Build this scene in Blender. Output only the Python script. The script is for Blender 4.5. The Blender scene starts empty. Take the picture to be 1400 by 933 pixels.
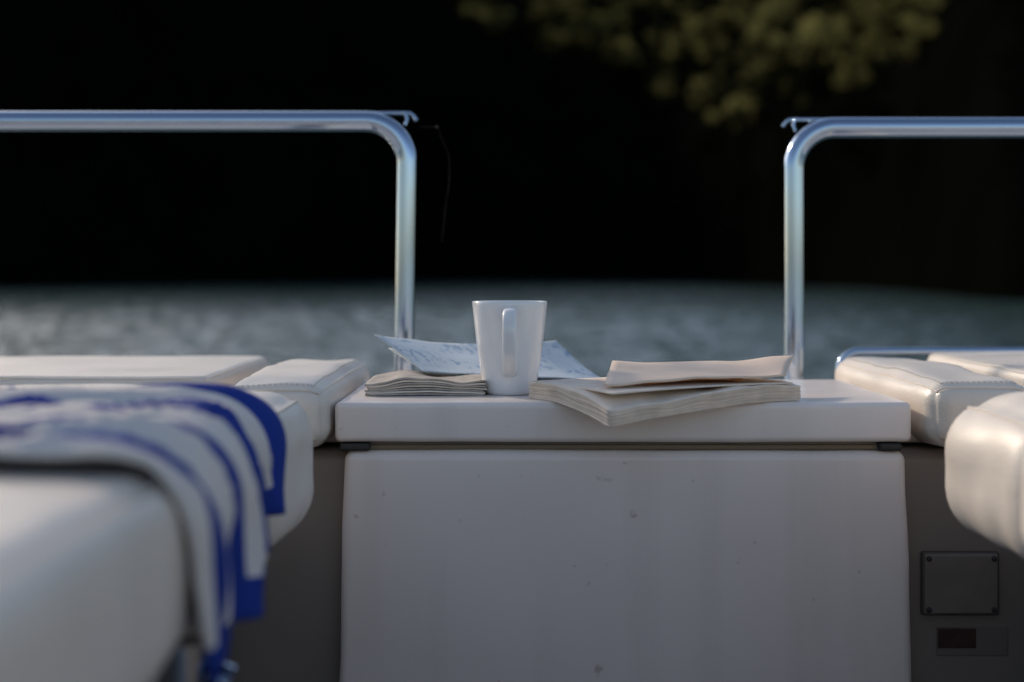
import bpy, bmesh, math, random
from mathutils import Vector, noise, Matrix
random.seed(7)
ZC=1.9   # camera height above the water (m)
sc=bpy.context.scene
col=sc.collection
sc.view_settings.view_transform='Standard'; sc.view_settings.look='None'; sc.view_settings.exposure=0

# ---------------------------------------------------------------- helpers
def obj(name,me,parent=None,mat=None,smooth=True):
    o=bpy.data.objects.new(name,me); col.objects.link(o)
    if parent: o.parent=parent
    if mat:
        me.materials.clear(); me.materials.append(mat)
    if smooth and hasattr(me,'polygons'):
        for p in me.polygons: p.use_smooth=True
    return o
def empty(name):
    o=bpy.data.objects.new(name,None); col.objects.link(o); return o
def mesh(name,v,f):
    me=bpy.data.meshes.new(name); me.from_pydata(v,[],f); me.update(); return me

def mat(name,base=(.8,.8,.8),rough=.4,metal=0,noise_scale=None,noise_amt=.1,bump=None,bump_scale=300,spec=None,rough_var=0,coat=0,specks=False):
    m=bpy.data.materials.new(name); m.use_nodes=True
    nt=m.node_tree; b=nt.nodes['Principled BSDF']
    b.inputs['Base Color'].default_value=(*base,1); b.inputs['Roughness'].default_value=rough
    b.inputs['Metallic'].default_value=metal
    if coat: b.inputs['Coat Weight'].default_value=coat; b.inputs['Coat Roughness'].default_value=.15
    if spec is not None: b.inputs['Specular IOR Level'].default_value=spec
    tc=nt.nodes.new('ShaderNodeTexCoord')
    if noise_scale:
        n=nt.nodes.new('ShaderNodeTexNoise'); n.inputs['Scale'].default_value=noise_scale; n.inputs['Detail'].default_value=6
        nt.links.new(tc.outputs['Object'],n.inputs['Vector'])
        mx=nt.nodes.new('ShaderNodeMix'); mx.data_type='RGBA'
        mx.inputs[6].default_value=(*[c*(1-noise_amt) for c in base],1)
        mx.inputs[7].default_value=(*[min(1,c*(1+noise_amt)) for c in base],1)
        mr=nt.nodes.new('ShaderNodeMapRange'); mr.inputs[1].default_value=.2; mr.inputs[2].default_value=.8
        nt.links.new(n.outputs['Fac'],mr.inputs[0]); nt.links.new(mr.outputs[0],mx.inputs[0])
        outc=mx.outputs[2]
        if specks:   # grime specks and faint vertical run-off streaks
            n3=nt.nodes.new('ShaderNodeTexNoise'); n3.inputs['Scale'].default_value=55; n3.inputs['Detail'].default_value=2
            nt.links.new(tc.outputs['Object'],n3.inputs['Vector'])
            r3=nt.nodes.new('ShaderNodeMapRange'); r3.inputs[1].default_value=.72; r3.inputs[2].default_value=.80; r3.inputs[4].default_value=.45
            nt.links.new(n3.outputs['Fac'],r3.inputs[0])
            m3=nt.nodes.new('ShaderNodeMix'); m3.data_type='RGBA'; m3.inputs[7].default_value=(.22,.17,.12,1)
            nt.links.new(r3.outputs[0],m3.inputs[0]); nt.links.new(outc,m3.inputs[6])
            mp=nt.nodes.new('ShaderNodeMapping'); mp.inputs['Scale'].default_value=(14,14,.8); nt.links.new(tc.outputs['Object'],mp.inputs[0])
            n4=nt.nodes.new('ShaderNodeTexNoise'); n4.inputs['Scale'].default_value=1; n4.inputs['Detail'].default_value=4; nt.links.new(mp.outputs[0],n4.inputs['Vector'])
            r4=nt.nodes.new('ShaderNodeMapRange'); r4.inputs[1].default_value=.50; r4.inputs[2].default_value=.75; r4.inputs[4].default_value=.22
            nt.links.new(n4.outputs['Fac'],r4.inputs[0])
            m4=nt.nodes.new('ShaderNodeMix'); m4.data_type='RGBA'; m4.inputs[7].default_value=(.42,.36,.30,1)
            nt.links.new(r4.outputs[0],m4.inputs[0]); nt.links.new(m3.outputs[2],m4.inputs[6]); outc=m4.outputs[2]
        nt.links.new(outc,b.inputs['Base Color'])
        if rough_var:
            m2=nt.nodes.new('ShaderNodeMapRange'); m2.inputs[1].default_value=.3; m2.inputs[2].default_value=.7
            m2.inputs[3].default_value=rough-rough_var; m2.inputs[4].default_value=rough+rough_var
            nt.links.new(n.outputs['Fac'],m2.inputs[0]); nt.links.new(m2.outputs[0],b.inputs['Roughness'])
    if bump:
        n=nt.nodes.new('ShaderNodeTexNoise'); n.inputs['Scale'].default_value=bump_scale; n.inputs['Detail'].default_value=3
        nt.links.new(tc.outputs['Object'],n.inputs['Vector'])
        bp=nt.nodes.new('ShaderNodeBump'); bp.inputs['Strength'].default_value=bump; bp.inputs['Distance'].default_value=.001
        nt.links.new(n.outputs['Fac'],bp.inputs['Height']); nt.links.new(bp.outputs[0],b.inputs['Normal'])
    return m

M_gel=mat('gelcoat',(.86,.765,.705),.28,noise_scale=5,noise_amt=.05,bump=.04,bump_scale=18,specks=True)
M_gel2=mat('gelcoat_dark',(.225,.19,.165),.45,noise_scale=8,noise_amt=.14,bump=.1,bump_scale=40)  # darker, browner gelcoat tone for bulkhead, seat bases and locker neck
M_deck=mat('deck_nonslip',(.34,.30,.26),.6,noise_scale=20,noise_amt=.1,bump=.6,bump_scale=300)
M_vinyl=mat('vinyl',(.73,.655,.575),.38,noise_scale=9,noise_amt=.10,bump=.5,bump_scale=420,rough_var=.06)
M_seam=mat('seam_thread',(.50,.48,.44),.6)
M_steel=mat('stainless_steel',(.38,.47,.60),.09,metal=1)
M_porc=mat('porcelain',(.80,.80,.81),.14,noise_scale=20,noise_amt=.02,coat=.4)
M_paper=mat('book_pages',(.80,.68,.57),.8,noise_scale=60,noise_amt=.12,bump=.3,bump_scale=200)
M_paper2=mat('newsprint',(.42,.37,.32),.85,noise_scale=80,noise_amt=.3,bump=.4,bump_scale=200)
M_cover=mat('book_cover',(.76,.59,.46),.55,noise_scale=30,noise_amt=.1)
M_orange=mat('orange_cover',(.65,.24,.06),.5,noise_scale=40,noise_amt=.4)
M_dark=mat('screw_and_shadow_black',(.03,.028,.025),.6)  # near black, for screw heads and the hinge shadow blocks
M_red=mat('label_red',(.045,.016,.012),.6,noise_scale=90,noise_amt=.7)

def axis(h,r,n):
    a=[]
    k=6
    for i in range(k): a.append(-h+r*i/k)
    for i in range(n+1): a.append(-(h-r)+2*(h-r)*i/n)
    for i in range(1,k+1): a.append(h-r+r*i/k)
    return a
def rbox_map(p,h,r,puff=0,wr=0,seed=0,flare=0):
    q=Vector([max(-(h[i]-r),min(h[i]-r,p[i])) for i in range(3)])
    d=p-q
    d=Vector([math.tan(max(-1,min(1,c/r))*math.pi/4)*r for c in d])
    n=d.normalized() if d.length>1e-9 else Vector((0,0,1))
    out=q+n*r
    if puff or wr:
        u=[min(1,abs(out[i])/h[i]) for i in range(3)]
        f=1
        ax=max(range(3),key=lambda i:abs(n[i]))
        for i in range(3):
            if i!=ax: f*=(1-u[i]**4)
        out=out+n*puff*(f-.5)
        if wr:
            s=Vector((seed*3.1,seed*1.7,0))
            out=out+n*wr*(noise.noise(out*9+s)+.5*noise.noise(out*24+s))
    if flare:
        t=(h[2]-out.z)/(2*h[2])
        out.x*=1+flare*t; out.y-= flare*t*h[1]*.4
    return out
def rbox(name,x0,x1,y0,y1,z0,z1,r=.03,puff=0,wr=0,n=10,parent=None,m=None,seed=0,flare=0,mapout=None):
    c=Vector(((x0+x1)/2,(y0+y1)/2,(z0+z1)/2+ZC)); h=Vector(((x1-x0)/2,(y1-y0)/2,(z1-z0)/2))
    r=min(r,min(h)*.98)
    ax=[axis(h[i],r,max(2,n)) for i in range(3)]
    idx={};v=[];f=[]
    def key(i,j,k):
        if (i,j,k) not in idx:
            idx[(i,j,k)]=len(v)
            v.append(rbox_map(Vector((ax[0][i],ax[1][j],ax[2][k])),h,r,puff,wr,seed,flare))
        return idx[(i,j,k)]
    N=[len(a)-1 for a in ax]
    for j in range(N[1]):
        for i in range(N[0]):
            f.append([key(i,j,N[2]),key(i+1,j,N[2]),key(i+1,j+1,N[2]),key(i,j+1,N[2])])
            f.append([key(i,j,0),key(i,j+1,0),key(i+1,j+1,0),key(i+1,j,0)])
    for k in range(N[2]):
        for i in range(N[0]):
            f.append([key(i,0,k),key(i+1,0,k),key(i+1,0,k+1),key(i,0,k+1)])
            f.append([key(i,N[1],k),key(i,N[1],k+1),key(i+1,N[1],k+1),key(i+1,N[1],k)])
        for j in range(N[1]):
            f.append([key(0,j,k),key(0,j,k+1),key(0,j+1,k+1),key(0,j+1,k)])
            f.append([key(N[0],j,k),key(N[0],j+1,k),key(N[0],j+1,k+1),key(N[0],j,k+1)])
    o=obj(name,mesh(name,v,f),parent,m); o.location=c
    return o,c,h,r
def tube(name,pts,rad,parent=None,m=None,cyclic=False,res=8,caps=True):
    cu=bpy.data.curves.new(name,'CURVE'); cu.dimensions='3D'; cu.bevel_depth=rad; cu.bevel_resolution=res; cu.use_fill_caps=caps
    sp=cu.splines.new('POLY'); sp.points.add(len(pts)-1)
    for i,p in enumerate(pts): sp.points[i].co=(*p,1)
    sp.use_cyclic_u=cyclic; sp.use_smooth=True
    o=bpy.data.objects.new(name,cu); col.objects.link(o)
    if m: cu.materials.append(m)
    if parent: o.parent=parent
    return o
def W(x,y,z): return Vector((x,y,z+ZC))

def cushion(x0,x1,y0,y1,z0,z1,r,puff=.006,wr=.003,seed=0,stitch=False,name='boat_cushion'):
    e=empty(name)
    o,c,h,r=rbox('pad',x0,x1,y0,y1,z0,z1,r,puff,wr,14,e,M_vinyl,seed)
    per=[]
    n=40
    def mp(x,y,off=.0004):
        p=rbox_map(Vector((x,y,h[2]-r*.02)),h,r,puff,wr,seed)
        return p+c+Vector((0,0,off))
    for i in range(n): per.append((-h[0]+2*h[0]*i/n,-h[1]))
    for i in range(n): per.append((h[0],-h[1]+2*h[1]*i/n))
    for i in range(n): per.append((h[0]-2*h[0]*i/n,h[1]))
    for i in range(n): per.append((-h[0],h[1]-2*h[1]*i/n))
    tube('seam',[mp(*p) for p in per],.0011,e,M_vinyl,True,3)
    if stitch:
        v=[];f=[]
        for (ax_,sg) in ((0,1),(0,-1),(1,-1)):
            L=h[1-ax_]-r*.6
            t=-L
            while t<L:
                off=r*.55
                x=(h[0]-off)*sg if ax_==0 else t
                y=t if ax_==0 else (h[1]-off)*sg
                x2=x if ax_==0 else t+.0035
                y2=t+.0035 if ax_==0 else y
                A=mp(x,y,.0005);B=mp(x2,y2,.0005)
                w=Vector((.0005,0,0)) if ax_==0 else Vector((0,.0005,0))
                b=len(v); v+= [A-w,A+w,B+w,B-w]+[q+Vector((0,0,.0007)) for q in (A-w*.5,A+w*.5,B+w*.5,B-w*.5)]
                f+=[[b+4,b+5,b+6,b+7],[b,b+1,b+5,b+4],[b+1,b+2,b+6,b+5],[b+2,b+3,b+7,b+6],[b+3,b,b+4,b+7]]
                t+=.0058
        obj('stitching',mesh('stitching',v,f),e,M_seam,False)
    return e

# ---------------------------------------------------------------- cushions
cushion(-1.35,-.352,1.66,2.07,-.155,-.118,.014,.003,.002,1)
cushion(-.312,-.190,1.475,1.93,-.185,-.113,.026,.006,.004,2,True)
cushion(-1.30,-.192,1.13,1.385,-.244,-.108,.044,.012,.007,3)
cushion(-1.10,-.185,.18,.915,-.225,-.106,.028,.010,.004,4)
cushion(.600,1.35,1.66,2.07,-.155,-.112,.016,.003,.002,5,True)
cushion(.432,.545,1.475,1.93,-.185,-.111,.026,.006,.004,6,True)
cushion(.412,1.30,1.13,1.385,-.252,-.108,.058,.012,.007,7)
cushion(.384,1.10,.18,1.105,-.225,-.114,.034,.008,.003,8)

# ---------------------------------------------------------------- boat
boat=empty('motor_boat')
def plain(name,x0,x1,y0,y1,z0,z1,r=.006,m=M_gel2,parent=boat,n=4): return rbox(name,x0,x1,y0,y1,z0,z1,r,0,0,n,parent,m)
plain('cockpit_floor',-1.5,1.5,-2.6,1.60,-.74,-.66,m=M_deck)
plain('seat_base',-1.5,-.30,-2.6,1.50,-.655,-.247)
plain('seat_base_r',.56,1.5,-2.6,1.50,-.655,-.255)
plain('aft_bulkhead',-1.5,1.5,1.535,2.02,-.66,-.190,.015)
plain('coaming',-1.52,1.52,1.56,2.085,-.186,-.158,.012,m=M_gel)
plain('side_coaming',-1.62,-1.36,-2.6,2.08,-.66,-.12,.03,m=M_gel)
plain('side_coaming_r',1.36,1.62,-2.6,2.08,-.66,-.12,.03,m=M_gel)
hv=[];hf=[]
secs=[(-6.5,.05),(-5.5,.9),(-4,1.45),(-2.62,1.62),(2.1,1.62)]
for (y,w) in secs:
    for (k,z) in ((.72,-.25),(.93,.5),(1,ZC-.17)):
        hv.append((-w*k,y,z))
    for (k,z) in ((1,ZC-.17),(.93,.5),(.72,-.25)):
        hv.append((w*k,y,z))
for i in range(len(secs)-1):
    for j in range(5):
        if i==3 and j==2: continue      # open cockpit
        a=i*6+j; hf.append([a,a+1,a+7,a+6])
hf.append([24,25,26,27,28,29])
obj('hull',mesh('hull',hv,hf),boat,M_gel,False)

lk=empty('stern_locker')
rbox('lid',-.187,.4215,1.497,1.825,-.1775,-.135,.0065,0,.0010,14,lk,M_gel)
rbox('body',-.1765,.4165,1.502,1.80,-.70,-.1875,.010,0,.0018,14,lk,M_gel,flare=.052)
rbox('neck',-.165,.405,1.515,1.79,-.195,-.170,.003,0,0,3,lk,M_gel2)
rbox('seal',-.155,.395,1.510,1.53,-.1868,-.181,.002,0,0,3,lk,mat('seal',(.20,.15,.09),.6))
rbox('hinge',-.182,-.150,1.500,1.53,-.1868,-.1785,.003,0,0,3,lk,M_dark)  # black block standing in for the hinge shadow under the lid
rbox('hinge_shadow_r',.388,.412,1.500,1.53,-.1868,-.1785,.003,0,0,3,lk,M_dark)  # same shadow block at the right end of the gap

ap=empty('access_plate')
M_plate=mat('plate',(.18,.152,.13),.5,noise_scale=30,noise_amt=.2)
M_plf=mat('plate_frame',(.08,.065,.055),.5)
rbox('frame',.4405,.5245,1.529,1.5365,-.3675,-.2985,.003,0,0,3,ap,M_plf)
rbox('panel',.4425,.5225,1.526,1.534,-.3655,-.3005,.003,0,0,3,ap,M_plate)
for sx in (.4475,.5175):
    for sz in (-.3605,-.3055):
        bm=bmesh.new(); bmesh.ops.create_uvsphere(bm,u_segments=12,v_segments=8,radius=.0032); me=bpy.data.meshes.new('screw'); bm.to_mesh(me); bm.free()
        o=obj('screw',me,ap,M_dark); o.location=W(sx,1.5265,sz)
wl=empty('warning_label')
rbox('label',.459,.500,1.532,1.5365,-.403,-.382,.001,0,0,3,wl,M_red)
rbox('label_border',.4575,.535,1.5335,1.537,-.4115,-.3805,.001,0,0,3,wl,mat('label_back',(.17,.145,.125),.6))

# ---------------------------------------------------------------- rails
def rail(sign,xv,xb,ztop,xe,name='handrail'):
    e=empty(name); R=.058
    pts=[W(xe,2.0,ztop)]
    for i in range(13): pts.append(W(xe+(xv-sign*R-xe)*(i+1)/14,2.0,ztop))
    for i in range(15):
        a=math.pi/2*i/14
        pts.append(W(xv-sign*R+sign*R*math.sin(a),2.0,ztop-R+R*math.cos(a)))
    for i in range(1,9):
        t=i/8; pts.append(W(xv+(xb-xv)*t,2.0,ztop-R+(-.158-ztop+R)*t))
    tube('tube',pts,.0142,e,M_steel,res=14)
    me=bpy.data.meshes.new('flange'); bm=bmesh.new(); bmesh.ops.create_cone(bm,cap_ends=True,segments=32,radius1=.032,radius2=.024,depth=.008); bm.to_mesh(me); bm.free()
    o=obj('flange',me,e,M_steel,False); o.location=W(xb,2.0,-.154)
    n=14
    xs=xv-sign*.050; xl=xv+sign*.013
    p=[]
    for i in range(n+1):
        t=i/n; p.append(W(xs+(xl-xs)*t,2.012,ztop+.0125-(.010*max(0,(t-.82)/.18)**2)))
    tube('latch_tongue',p,.0026,e,M_steel,res=5)
    p2=[W(xv+sign*(-.004),2.0,ztop+.013),W(xv+sign*.001,1.998,ztop+.004),W(xv-sign*.002,1.996,ztop-.006)]
    tube('latch_pin',p2,.0022,e,M_steel,res=5)
    return e
rail(1,-.148,-.1525,.215,-1.5)
rail(-1,.396,.3965,.206,1.5)
e=empty('grab_rail')
pts=[W(.485,2.11,-.155)]
for i in range(9):
    a=math.pi/2*i/8; pts.append(W(.485+.03-.03*math.cos(a),2.11,-.145+.03*math.sin(a)))
pts+= [W(.62,2.11,-.1145),W(.85,2.11,-.1145),W(.88,2.11,-.125),W(.89,2.11,-.155)]
tube('tube',pts,.006,e,M_steel,res=8)

e=empty('fishing_line')
M_line=mat('line',(.08,.065,.055),.5)
tube('line',[W(-.131,2.0,.207),W(-.105,2.0,.2065),W(-.088,2.0,.165),W(-.0885,2.0,.13),W(-.094,2.0,.09),W(-.0985,2.0,.045)],.00011,e,M_line,res=2)
rbox('knot',-.107,-.1045,1.998,2.001,.206,.2085,.0012,0,0,2,e,M_line)

# ---------------------------------------------------------------- mug
mug=empty('coffee_mug')
prof=[(0,.003),(.018,.003),(.0225,.0),(.0262,.0008),(.0282,.004),(.0296,.009),(.0318,.020),(.0345,.036),(.0370,.054),(.0392,.072),(.0409,.088),(.0421,.1000),(.0424,.1035),(.0418,.1045),(.0406,.1043),(.0400,.1035),(.0390,.092),(.0370,.072),(.0346,.052),(.0315,.032),(.0280,.014),(.023,.008),(0,.0065)]
v=[];f=[];S=72
for (r_,z_) in prof:
    for i in range(S):
        a=2*math.pi*i/S; v.append((r_*math.cos(a),r_*math.sin(a),z_))
for j in range(len(prof)-1):
    for i in range(S): f.append([j*S+i,j*S+(i+1)%S,(j+1)*S+(i+1)%S,(j+1)*S+i])
o=obj('cup',mesh('cup',v,f),mug,M_porc); o.location=W(-.0025,1.60,-.1348)
hp=[(-.0385,.090),(-.047,.0935),(-.057,.0925),(-.065,.087),(-.069,.078),(-.069,.066),(-.066,.053),(-.059,.041),(-.049,.032),(-.040,.0275),(-.032,.0255)]
def cr(P,n=5):
    out=[]
    for i in range(len(P)-1):
        p0=Vector(P[max(0,i-1)]);p1=Vector(P[i]);p2=Vector(P[i+1]);p3=Vector(P[min(len(P)-1,i+2)])
        for k in range(n):
            t=k/n
            out.append(.5*((2*p1)+(p2-p0)*t+(2*p0-5*p1+4*p2-p3)*t*t+(-p0+3*p1-3*p2+p3)*t**3))
    out.append(Vector(P[-1])); return out
hp=cr(hp); v=[];f=[];K=20
for i,p in enumerate(hp):
    t=(hp[min(i+1,len(hp)-1)]-hp[max(i-1,0)]).normalized(); n=Vector((-t[1],t[0]))
    for k in range(K):
        a=2*math.pi*k/K
        cx=.0078*math.copysign(abs(math.cos(a))**.75,math.cos(a)); cn=.0042*math.copysign(abs(math.sin(a))**.85,math.sin(a))
        v.append((cx,p[0]+n[0]*cn,p[1]+n[1]*cn))
for i in range(len(hp)-1):
    for k in range(K): f.append([i*K+k,i*K+(k+1)%K,(i+1)*K+(k+1)%K,(i+1)*K+k])
o=obj('handle',mesh('handle',v,f),mug,M_porc); o.location=W(-.0025,1.60,-.1348)

# ---------------------------------------------------------------- paper things
def bez2(a,b,c,t): return a*(1-t)**2+b*2*t*(1-t)+c*t*t
def sheet(name,C,parent,m,th=.0006,n=24,rip=.0,seed=0,uv=True):
    v=[];f=[];uvs=[]
    for j in range(n+1):
        for i in range(n+1):
            s=i/n;t=j/n
            rows=[bez2(Vector(C[k][0]),Vector(C[k][1]),Vector(C[k][2]),s) for k in range(3)]
            p=bez2(*rows,t)
            p=p+Vector((0,0,rip*noise.noise(Vector((p.x*22+seed,p.y*22,seed)))))
            v.append(p+Vector((0,0,ZC))); uvs.append((s,t))
    for j in range(n):
        for i in range(n):
            a=j*(n+1)+i; f.append([a,a+1,a+n+2,a+n+1])
    me=mesh(name,v,f)
    ul=me.uv_layers.new(name='UVMap')
    for l in me.loops: ul.data[l.index].uv=uvs[l.vertex_index]
    o=obj(name,me,parent,m)
    sd=o.modifiers.new('s','SOLIDIFY'); sd.thickness=th; sd.offset=0
    return o
def printmat(name,base,ink,sx,sy,thr=.5):
    m=bpy.data.materials.new(name); m.use_nodes=True; nt=m.node_tree; b=nt.nodes['Principled BSDF']; b.inputs['Roughness'].default_value=.45
    uv=nt.nodes.new('ShaderNodeUVMap'); mp=nt.nodes.new('ShaderNodeMapping'); mp.inputs['Scale'].default_value=(sx,sy,1); mp.inputs['Rotation'].default_value=(0,0,.3)
    nt.links.new(uv.outputs[0],mp.inputs[0])
    n=nt.nodes.new('ShaderNodeTexNoise'); n.inputs['Scale'].default_value=1; n.inputs['Detail'].default_value=3
    nt.links.new(mp.outputs[0],n.inputs['Vector'])
    n2=nt.nodes.new('ShaderNodeTexNoise'); n2.inputs['Scale'].default_value=3; nt.links.new(uv.outputs[0],n2.inputs['Vector'])
    ad=nt.nodes.new('ShaderNodeMath'); ad.operation='MULTIPLY'
    r1=nt.nodes.new('ShaderNodeMapRange'); r1.inputs[1].default_value=thr; r1.inputs[2].default_value=thr+.05; nt.links.new(n.outputs['Fac'],r1.inputs[0])
    r2=nt.nodes.new('ShaderNodeMapRange'); r2.inputs[1].default_value=.42; r2.inputs[2].default_value=.55; nt.links.new(n2.outputs['Fac'],r2.inputs[0])
    nt.links.new(r1.outputs[0],ad.inputs[0]); nt.links.new(r2.outputs[0],ad.inputs[1])
    mx=nt.nodes.new('ShaderNodeMix'); mx.data_type='RGBA'; mx.inputs[6].default_value=(*base,1); mx.inputs[7].default_value=(*ink,1)
    nt.links.new(ad.outputs[0],mx.inputs[0]); nt.links.new(mx.outputs[2],b.inputs['Base Color'])
    return m
M_print=printmat('printed_sheet',(.57,.63,.67),(.24,.35,.48),40,7,.53)
mag=empty('magazine')
sheet('open_page',[[(-.104,1.655,-.112),(-.008,1.64,-.118),(.109,1.70,-.126)],
                   [(-.140,1.70,-.090),(-.009,1.72,-.108),(.0905,1.76,-.118)],
                   [(-.166,1.72,-.073),(-.0556,1.80,-.097),(.0556,1.80,-.084)]],mag,M_print,.0006,28,.002,3)
sheet('under_page',[[(-.100,1.66,-.116),(-.008,1.65,-.124),(.115,1.695,-.131)],
                   [(-.130,1.70,-.100),(-.009,1.72,-.118),(.10,1.76,-.127)],
                   [(-.150,1.73,-.090),(-.0556,1.81,-.110),(.075,1.80,-.112)]],mag,M_print,.0008,28,.002,9)
def stack(name,A,B,Cc,z0,n,dz,mats,droop=0,wave=0,jit=.002,parent=None,seed=0,seg=26):
    rnd=random.Random(seed)
    for k in range(n):
        v=[];f=[]
        jx=rnd.uniform(-jit,jit);jy=rnd.uniform(-jit,jit)
        for j in range(seg+1):
            for i in range(seg+1):
                s=i/seg;t=j/seg
                x=A[0]+(B[0]-A[0])*s+(Cc[0]-A[0])*t+jx; y=A[1]+(B[1]-A[1])*s+(Cc[1]-A[1])*t+jy
                z=z0+dz*(k+.5)
                if y<1.497: z-=droop*((1.497-y)/.1)**1.4
                z+=wave*(k/n+.25)*noise.noise(Vector((x*28,y*18,k*.12+seed)))
                v.append((x,y,z+ZC))
        for j in range(seg):
            for i in range(seg):
                a=j*(seg+1)+i; f.append([a,a+1,a+seg+2,a+seg+1])
        o=obj(f'leaf_{k+1}',mesh(name,v,f),parent,mats[k%len(mats)])
        sd=o.modifiers.new('s','SOLIDIFY'); sd.thickness=dz*.82; sd.offset=0
news=empty('folded_newspaper')
stack('n',(-.162,1.578),(-.030,1.572),(-.155,1.715),-.1345,7,.0024,[M_paper2,M_paper],0,.006,.002,news,4,34)
bk=empty('paperback_book')
M_pg2=mat('book_pages_dark',(.70,.59,.49),.85,noise_scale=60,noise_amt=.15)
stack('b',(.096,1.402),(.308,1.518),(.018,1.542),-.1345,14,.00112,[M_paper,M_paper,M_pg2],.018,.005,.0006,bk,2)
sheet('inside_cover',[[(.100,1.415,-.1195),(.20,1.475,-.115),(.300,1.520,-.1165)],[(.06,1.49,-.1165),(.17,1.53,-.113),(.27,1.58,-.1150)],[(.022,1.545,-.1165),(.12,1.60,-.1155),(.232,1.66,-.1165)]],bk,M_paper,.0012,20)
sheet('orange_leaf',[[(.140,1.472,-.1140),(.19,1.49,-.1085),(.245,1.510,-.113)],[(.14,1.51,-.112),(.19,1.53,-.107),(.25,1.545,-.1115)],[(.13,1.55,-.113),(.19,1.57,-.111),(.25,1.58,-.112)]],bk,M_orange,.0008,12)
sheet('turned_leaf',[[(.094,1.447,-.1130),(.19,1.475,-.109),(.292,1.515,-.108)],
                     [(.100,1.50,-.107),(.20,1.53,-.100),(.300,1.55,-.106)],
                     [(.112,1.585,-.0985),(.22,1.60,-.102),(.322,1.62,-.0925)]],bk,M_cover,.0020,24,.003,5)

# ---------------------------------------------------------------- towel
def towel_mat(name,edges):
    m=bpy.data.materials.new(name); m.use_nodes=True; nt=m.node_tree; b=nt.nodes['Principled BSDF']
    b.inputs['Roughness'].default_value=.95
    b.inputs['Specular IOR Level'].default_value=.1
    uv=nt.nodes.new('ShaderNodeUVMap'); sp=nt.nodes.new('ShaderNodeSeparateXYZ'); nt.links.new(uv.outputs[0],sp.inputs[0])
    r=nt.nodes.new('ShaderNodeValToRGB'); r.color_ramp.interpolation='CONSTANT'
    blue=(.018,.045,.27,1); white=(.68,.64,.62,1)
    els=r.color_ramp.elements
    els[0].position=0; els[0].color=blue; els[1].position=edges[0]; els[1].color=white
    for i,e_ in enumerate(edges[1:]):
        q=els.new(e_); q.color=blue if i%2==0 else white
    nt.links.new(sp.outputs[0],r.inputs[0])
    g=nt.nodes.new('ShaderNodeMath'); g.operation='GREATER_THAN'; g.inputs[1].default_value=.972; nt.links.new(sp.outputs[1],g.inputs[0])
    mx=nt.nodes.new('ShaderNodeMix'); mx.data_type='RGBA'; nt.links.new(g.outputs[0],mx.inputs[0]); nt.links.new(r.outputs[0],mx.inputs[6]); mx.inputs[7].default_value=blue
    nt.links.new(mx.outputs[2],b.inputs['Base Color'])
    tc=nt.nodes.new('ShaderNodeTexCoord'); n=nt.nodes.new('ShaderNodeTexNoise'); n.inputs['Scale'].default_value=500; nt.links.new(tc.outputs['Object'],n.inputs['Vector'])
    bp=nt.nodes.new('ShaderNodeBump'); bp.inputs['Strength'].default_value=.8; bp.inputs['Distance'].default_value=.002; nt.links.new(n.outputs['Fac'],bp.inputs['Height']); nt.links.new(bp.outputs[0],b.inputs['Normal'])
    return m
tw=empty('striped_towel')
def drape(name,y0,y1,xe,zt,zh,m,seed,pinch=0,R=.045,rip=.006):
    nw,ns=48,170
    xs=-1.0
    L1=(xe-R)-xs; L2=math.pi/2*R; L3=(zt-R)-zh; L=L1+L2+L3
    v=[];f=[];uvs=[]
    for j in range(ns+1):
        s=L*j/ns
        for i in range(nw+1):
            w=i/nw; y=y0+(y1-y0)*w
            if s<L1: x=xs+s;z=zt;nx,nz=0,1;hang=0
            elif s<L1+L2:
                a=(s-L1)/R; x=xe-R+R*math.sin(a); z=zt-R+R*math.cos(a);nx,nz=math.sin(a),math.cos(a);hang=.3*a
            else:
                x=xe;z=zt-R-(s-L1-L2);nx,nz=1,0;hang=.5+ (s-L1-L2)/L3*.5
            ym=(y0+y1)/2
            y=ym+(y-ym)*(1-pinch*hang)
            q=noise.noise(Vector((s*3+seed,w*5,seed)))+.6*noise.noise(Vector((s*7,w*11+seed,seed)))
            ridge=1-abs(noise.noise(Vector((s*4+seed,w*3.5+s*5,seed+3))))*2.4
            off=abs(rip*q*1.6)+max(0,ridge)**3*rip*1.3+hang*.010*math.sin(w*9+seed)*.6+.002
            x+=nx*off; z+=nz*off
            y+=.024*noise.noise(Vector((s*5,seed,w*1.5)))+.010*noise.noise(Vector((s*12,seed+4,w*3)))
            z+=(.014*noise.noise(Vector((w*3,seed,1)))-.022*(w-.5))*hang
            v.append(W(x,y,z)); uvs.append((w,j/ns))
    for j in range(ns):
        for i in range(nw):
            a=j*(nw+1)+i; f.append([a,a+1,a+nw+2,a+nw+1])
    me=mesh(name,v,f); ul=me.uv_layers.new(name='UVMap')
    for l in me.loops: ul.data[l.index].uv=uvs[l.vertex_index]
    o=obj(name,me,tw,m); sd=o.modifiers.new('s','SOLIDIFY'); sd.thickness=.004; sd.offset=0
drape('fold_far',1.175,.935,-.194,-.104,-.196,towel_mat('t1',[.24,.52,.72,.90,.94]),1.3,.22)
drape('fold_near',1.00,.755,-.181,-.101,-.226,towel_mat('t2',[.14,.42,.56,.76,.93]),5.1,.30)

pd=empty('seat_pedestal')
tube('post',[W(-.215,.93,-.24),W(-.215,.93,-.655)],.016,pd,M_steel)
tube('foot',[W(-.20,.93,-.262),W(-.185,.93,-.268)],.012,pd,M_steel)

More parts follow.
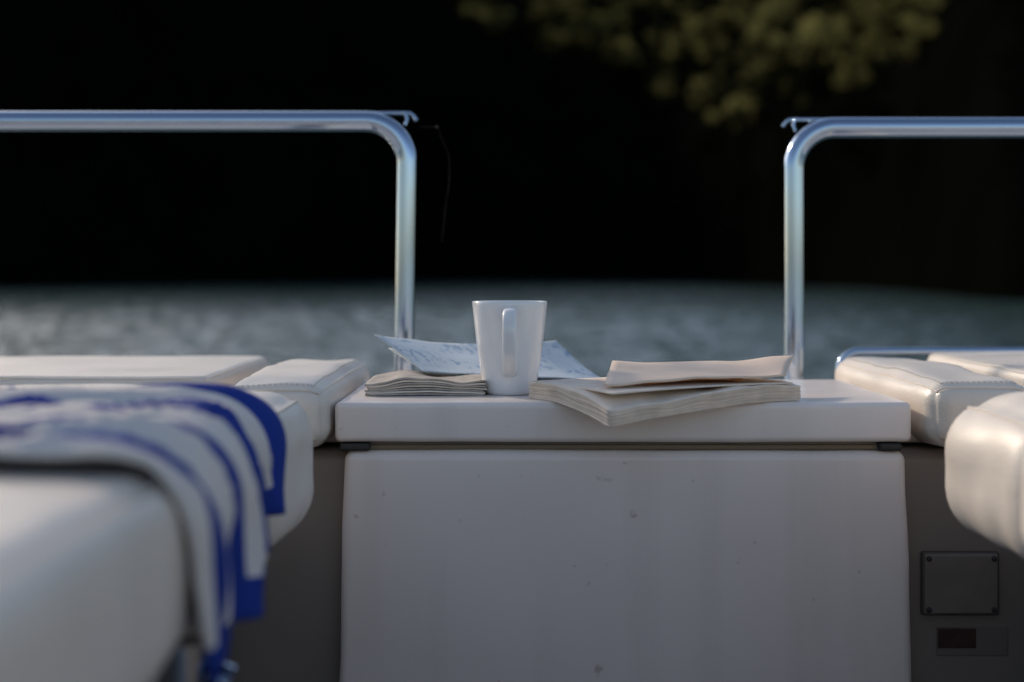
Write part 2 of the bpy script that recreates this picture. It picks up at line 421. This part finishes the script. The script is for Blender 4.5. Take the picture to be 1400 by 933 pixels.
# ---------------------------------------------------------------- water
wm=bpy.data.materials.new('water'); wm.use_nodes=True; nt=wm.node_tree; b=nt.nodes['Principled BSDF']
b.inputs['Base Color'].default_value=(.05,.085,.08,1); b.inputs['Roughness'].default_value=.09; b.inputs['IOR'].default_value=1.33
tc=nt.nodes.new('ShaderNodeTexCoord')
prev=None
for (scl,amp) in ((2.2,.08),(6,.02)):
    n1=nt.nodes.new('ShaderNodeTexNoise'); n1.inputs['Scale'].default_value=scl; n1.inputs['Detail'].default_value=3; nt.links.new(tc.outputs['Object'],n1.inputs['Vector'])
    mu=nt.nodes.new('ShaderNodeMath'); mu.operation='MULTIPLY'; mu.inputs[1].default_value=amp; nt.links.new(n1.outputs['Fac'],mu.inputs[0])
    if prev is None: prev=mu.outputs[0]
    else:
        ad=nt.nodes.new('ShaderNodeMath'); ad.operation='ADD'; nt.links.new(prev,ad.inputs[0]); nt.links.new(mu.outputs[0],ad.inputs[1]); prev=ad.outputs[0]
bp=nt.nodes.new('ShaderNodeBump'); bp.inputs['Strength'].default_value=1; bp.inputs['Distance'].default_value=1.0; nt.links.new(prev,bp.inputs['Height'])
nt.links.new(bp.outputs[0],b.inputs['Normal'])
lake=empty('lake_water')
me=mesh('open_water',[(-3000,-3000,-.3),(3000,-3000,-.3),(3000,3000,-.3),(-3000,3000,-.3)],[[0,1,2,3]])
obj('open_water',me,lake,wm,False)
rows=[];y=6.0
while y<430:
    rows.append(y); y+=max(.20,y*.0045)
NC=400; v=[];f=[]
for y in rows:
    for i in range(NC+1):
        t=i/NC*2-1; x=t*.62*(y+4)
        edge=min(1,(1-abs(t))*12)*min(1,(y-6)/4)
        k=.9+.5*noise.noise(Vector((x*.03,y*.012,7)))
        h=.03*noise.noise(Vector((x*.25,y*.35,1)))+.10*noise.noise(Vector((x*.9,y*1.35,4)))+.07*noise.noise(Vector((x*1.9,y*2.4,9)))
        v.append((x,y,-.27*(1-edge)+h*k*edge))
R_=len(rows)
for j in range(R_-1):
    for i in range(NC):
        a=j*(NC+1)+i; f.append([a,a+1,a+NC+2,a+NC+1])
obj('wave_surface',mesh('wave_surface',v,f),lake,wm)

# ---------------------------------------------------------------- hill
def lerp(x,P):
    if x<=P[0][0]: return P[0][1]
    for (a,b_),(c,d) in zip(P,P[1:]):
        if x<=c:
            t=(x-a)/(c-a); t=t*t*(3-2*t); return b_+(d-b_)*t
    return P[-1][1]
def shore(a): return lerp(a,[(-1.5,60),(-.36,185),(-.2,250),(0,350),(.10,330),(.20,205),(.36,95),(.8,60),(1.5,60)])
def e1(a): return lerp(a,[(-.3,.23),(-.12,.20),(-.02,.165),(.04,.125),(.14,.10),(.25,.09),(.33,.17),(.5,.2)])
def hill_h(a,s):
    D=shore(a); Y=D+s
    n=noise.noise(Vector((a*6,s*.01,2)))
    z=-2+.85*s
    E=e1(a)
    s1=(E*D+2)/(.85-E)
    if s>s1: z=-2+.85*s1+(s-s1)*.34
    cap=.235*Y
    if z>cap: z=cap
    return z+4*n*min(1,s/30)
v=[];f=[];NA,NS=160,60
for i in range(NA+1):
    a=-1.5+3.0*i/NA
    for j in range(NS+1):
        s=420*(j/NS)**1.3
        D=shore(a)+s; v.append((a*D,D,hill_h(a,s)))
for i in range(NA):
    for j in range(NS):
        q=i*(NS+1)+j; f.append([q,q+NS+1,q+NS+2,q+1])
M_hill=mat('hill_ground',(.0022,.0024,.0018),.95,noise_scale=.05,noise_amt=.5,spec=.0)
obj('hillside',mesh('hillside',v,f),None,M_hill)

# ---------------------------------------------------------------- forest
def leafmat(name,c0,c1,tl,clump=False):
    fm=bpy.data.materials.new(name); fm.use_nodes=True; nt=fm.node_tree
    for n_ in list(nt.nodes): nt.nodes.remove(n_)
    out=nt.nodes.new('ShaderNodeOutputMaterial'); df=nt.nodes.new('ShaderNodeBsdfDiffuse'); tr=nt.nodes.new('ShaderNodeBsdfTranslucent'); ms=nt.nodes.new('ShaderNodeMixShader'); ms.inputs[0].default_value=tl
    cr1=nt.nodes.new('ShaderNodeValToRGB'); cr1.color_ramp.elements[0].color=(*c0,1); cr1.color_ramp.elements[1].color=(*c1,1)
    if clump:
        geo=nt.nodes.new('ShaderNodeNewGeometry'); n=nt.nodes.new('ShaderNodeTexNoise'); n.inputs['Scale'].default_value=.11; n.inputs['Detail'].default_value=3; n.inputs['Roughness'].default_value=.65
        nt.links.new(geo.outputs['Position'],n.inputs['Vector']); nt.links.new(n.outputs['Fac'],cr1.inputs[0])
        cr1.color_ramp.elements[0].position=.47; cr1.color_ramp.elements[1].position=.62
    else:
        oi=nt.nodes.new('ShaderNodeObjectInfo'); nt.links.new(oi.outputs['Random'],cr1.inputs[0])
    nt.links.new(cr1.outputs[0],df.inputs[0]); nt.links.new(cr1.outputs[0],tr.inputs[0])
    nt.links.new(df.outputs[0],ms.inputs[1]); nt.links.new(tr.outputs[0],ms.inputs[2]); nt.links.new(ms.outputs[0],out.inputs[0])
    return fm
F_dark=leafmat('shaded_foliage',(.002,.003,.0015),(.004,.005,.0025),.1)  # shade of the hillside put into a near-black leaf colour
F_lit=leafmat('sunlit_foliage',(.007,.009,.004),(.30,.28,.10),.5,True)  # sunlight on the upper crowns put into a brighter leaf colour
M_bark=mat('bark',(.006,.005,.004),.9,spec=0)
def tree_mesh(seed,fm,dens=40):
    rnd=random.Random(seed); v=[];f=[];mi=[]
    hgt=rnd.uniform(7,10)
    def limb(p0,p1,r0,r1):
        b0=len(v); d=(p1-p0).normalized(); u=d.orthogonal().normalized(); w=d.cross(u)
        for (p,r) in ((p0,r0),(p1,r1)):
            for k in range(6):
                a=k*math.pi/3; v.append(p+u*r*math.cos(a)+w*r*math.sin(a))
        for k in range(6): f.append([b0+k,b0+(k+1)%6,b0+6+(k+1)%6,b0+6+k]); mi.append(1)
    limb(Vector((0,0,-1)),Vector((.2,0,hgt*.6)),.3,.15)
    lobes=[]
    for k in range(8):
        a=rnd.uniform(0,6.28); r=rnd.uniform(.8,3.6); z=rnd.uniform(.3,1)*hgt
        r*=1-.5*max(0,(z/hgt-.6)/.4)
        c=Vector((r*math.cos(a),r*math.sin(a),z)); lobes.append((c,rnd.uniform(.8,1.6)))
        limb(Vector((.1,0,z*.55)),c,.1,.03)
    for c,R in lobes:
        for k in range(int(dens*R*R)):
            d=Vector((rnd.gauss(0,1),rnd.gauss(0,1),rnd.gauss(0,1))).normalized()*R*rnd.uniform(.6,1.1); d.z*=.75
            p=c+d; n=Vector((rnd.gauss(0,1),rnd.gauss(0,1),rnd.gauss(0,1)+.6)).normalized(); u=n.orthogonal().normalized(); w=n.cross(u); s=rnd.uniform(.18,.36)
            b0=len(v); v.extend([p-u*s,p-w*s*.7,p+u*s,p+w*s*.7]); f.append([b0,b0+1,b0+2,b0+3]); mi.append(0)
    me=mesh('tree',v,f); me.materials.append(fm); me.materials.append(M_bark)
    for p,m_ in zip(me.polygons,mi): p.material_index=m_
    return me
TD=[tree_mesh(i,F_dark,24) for i in range(3)]
TL=[tree_mesh(10+i,F_lit,40) for i in range(4)]
fo=empty('forest')
rnd=random.Random(3)
cnt=0
for _ in range(2400):
    a=rnd.uniform(-.42,.45); s=rnd.uniform(2,260)
    D=shore(a)+s
    if rnd.random()>min(1,D/350): continue
    z=hill_h(a,s)
    el=z/D
    if z<0.2 or el>.22: continue
    g=noise.noise(Vector((a*9,el*22,5.3)))
    g2=noise.noise(Vector((a*30,el*50,9.3)))
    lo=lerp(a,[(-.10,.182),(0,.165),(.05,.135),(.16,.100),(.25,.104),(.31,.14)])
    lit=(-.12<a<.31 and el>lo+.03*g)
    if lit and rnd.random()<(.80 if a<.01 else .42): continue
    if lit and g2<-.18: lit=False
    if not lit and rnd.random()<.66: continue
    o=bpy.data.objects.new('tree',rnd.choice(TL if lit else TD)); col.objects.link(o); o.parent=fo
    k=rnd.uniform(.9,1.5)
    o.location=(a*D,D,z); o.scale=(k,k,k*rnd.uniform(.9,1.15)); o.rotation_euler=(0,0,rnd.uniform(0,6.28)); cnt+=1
print('trees',cnt)

# ---------------------------------------------------------------- light
EL=math.radians(27); AZ=math.radians(-40)
d=Vector((math.sin(AZ)*math.cos(EL),math.cos(AZ)*math.cos(EL),math.sin(EL)))
sl=bpy.data.lights.new('sun','SUN'); sl.energy=2.4; sl.angle=math.radians(5); sl.color=(1,.84,.66)
so=bpy.data.objects.new('sun',sl); col.objects.link(so); so.rotation_euler=d.to_track_quat('Z','Y').to_euler()
w=bpy.data.worlds.new('World'); sc.world=w; w.use_nodes=True; nt=w.node_tree
bg=nt.nodes['Background']; sky=nt.nodes.new('ShaderNodeTexSky'); sky.sky_type='NISHITA'; sky.sun_disc=False
sky.sun_elevation=EL; sky.sun_rotation=AZ; sky.dust_density=1.2
hs=nt.nodes.new('ShaderNodeHueSaturation'); hs.inputs['Saturation'].default_value=.86
nt.links.new(sky.outputs[0],hs.inputs['Color']); nt.links.new(hs.outputs[0],bg.inputs[0]); bg.inputs[1].default_value=.15

# ---------------------------------------------------------------- camera
cam=bpy.data.cameras.new('camera'); co=bpy.data.objects.new('camera',cam); col.objects.link(co)
co.location=(0,0,ZC); co.rotation_euler=(math.radians(90),0,0)
cam.lens=50; cam.sensor_width=36; cam.shift_y=-(466.5-375)/1400
cam.clip_end=6000; cam.clip_start=.02
cam.dof.use_dof=True; cam.dof.focus_distance=1.56; cam.dof.aperture_fstop=2.7
sc.camera=co
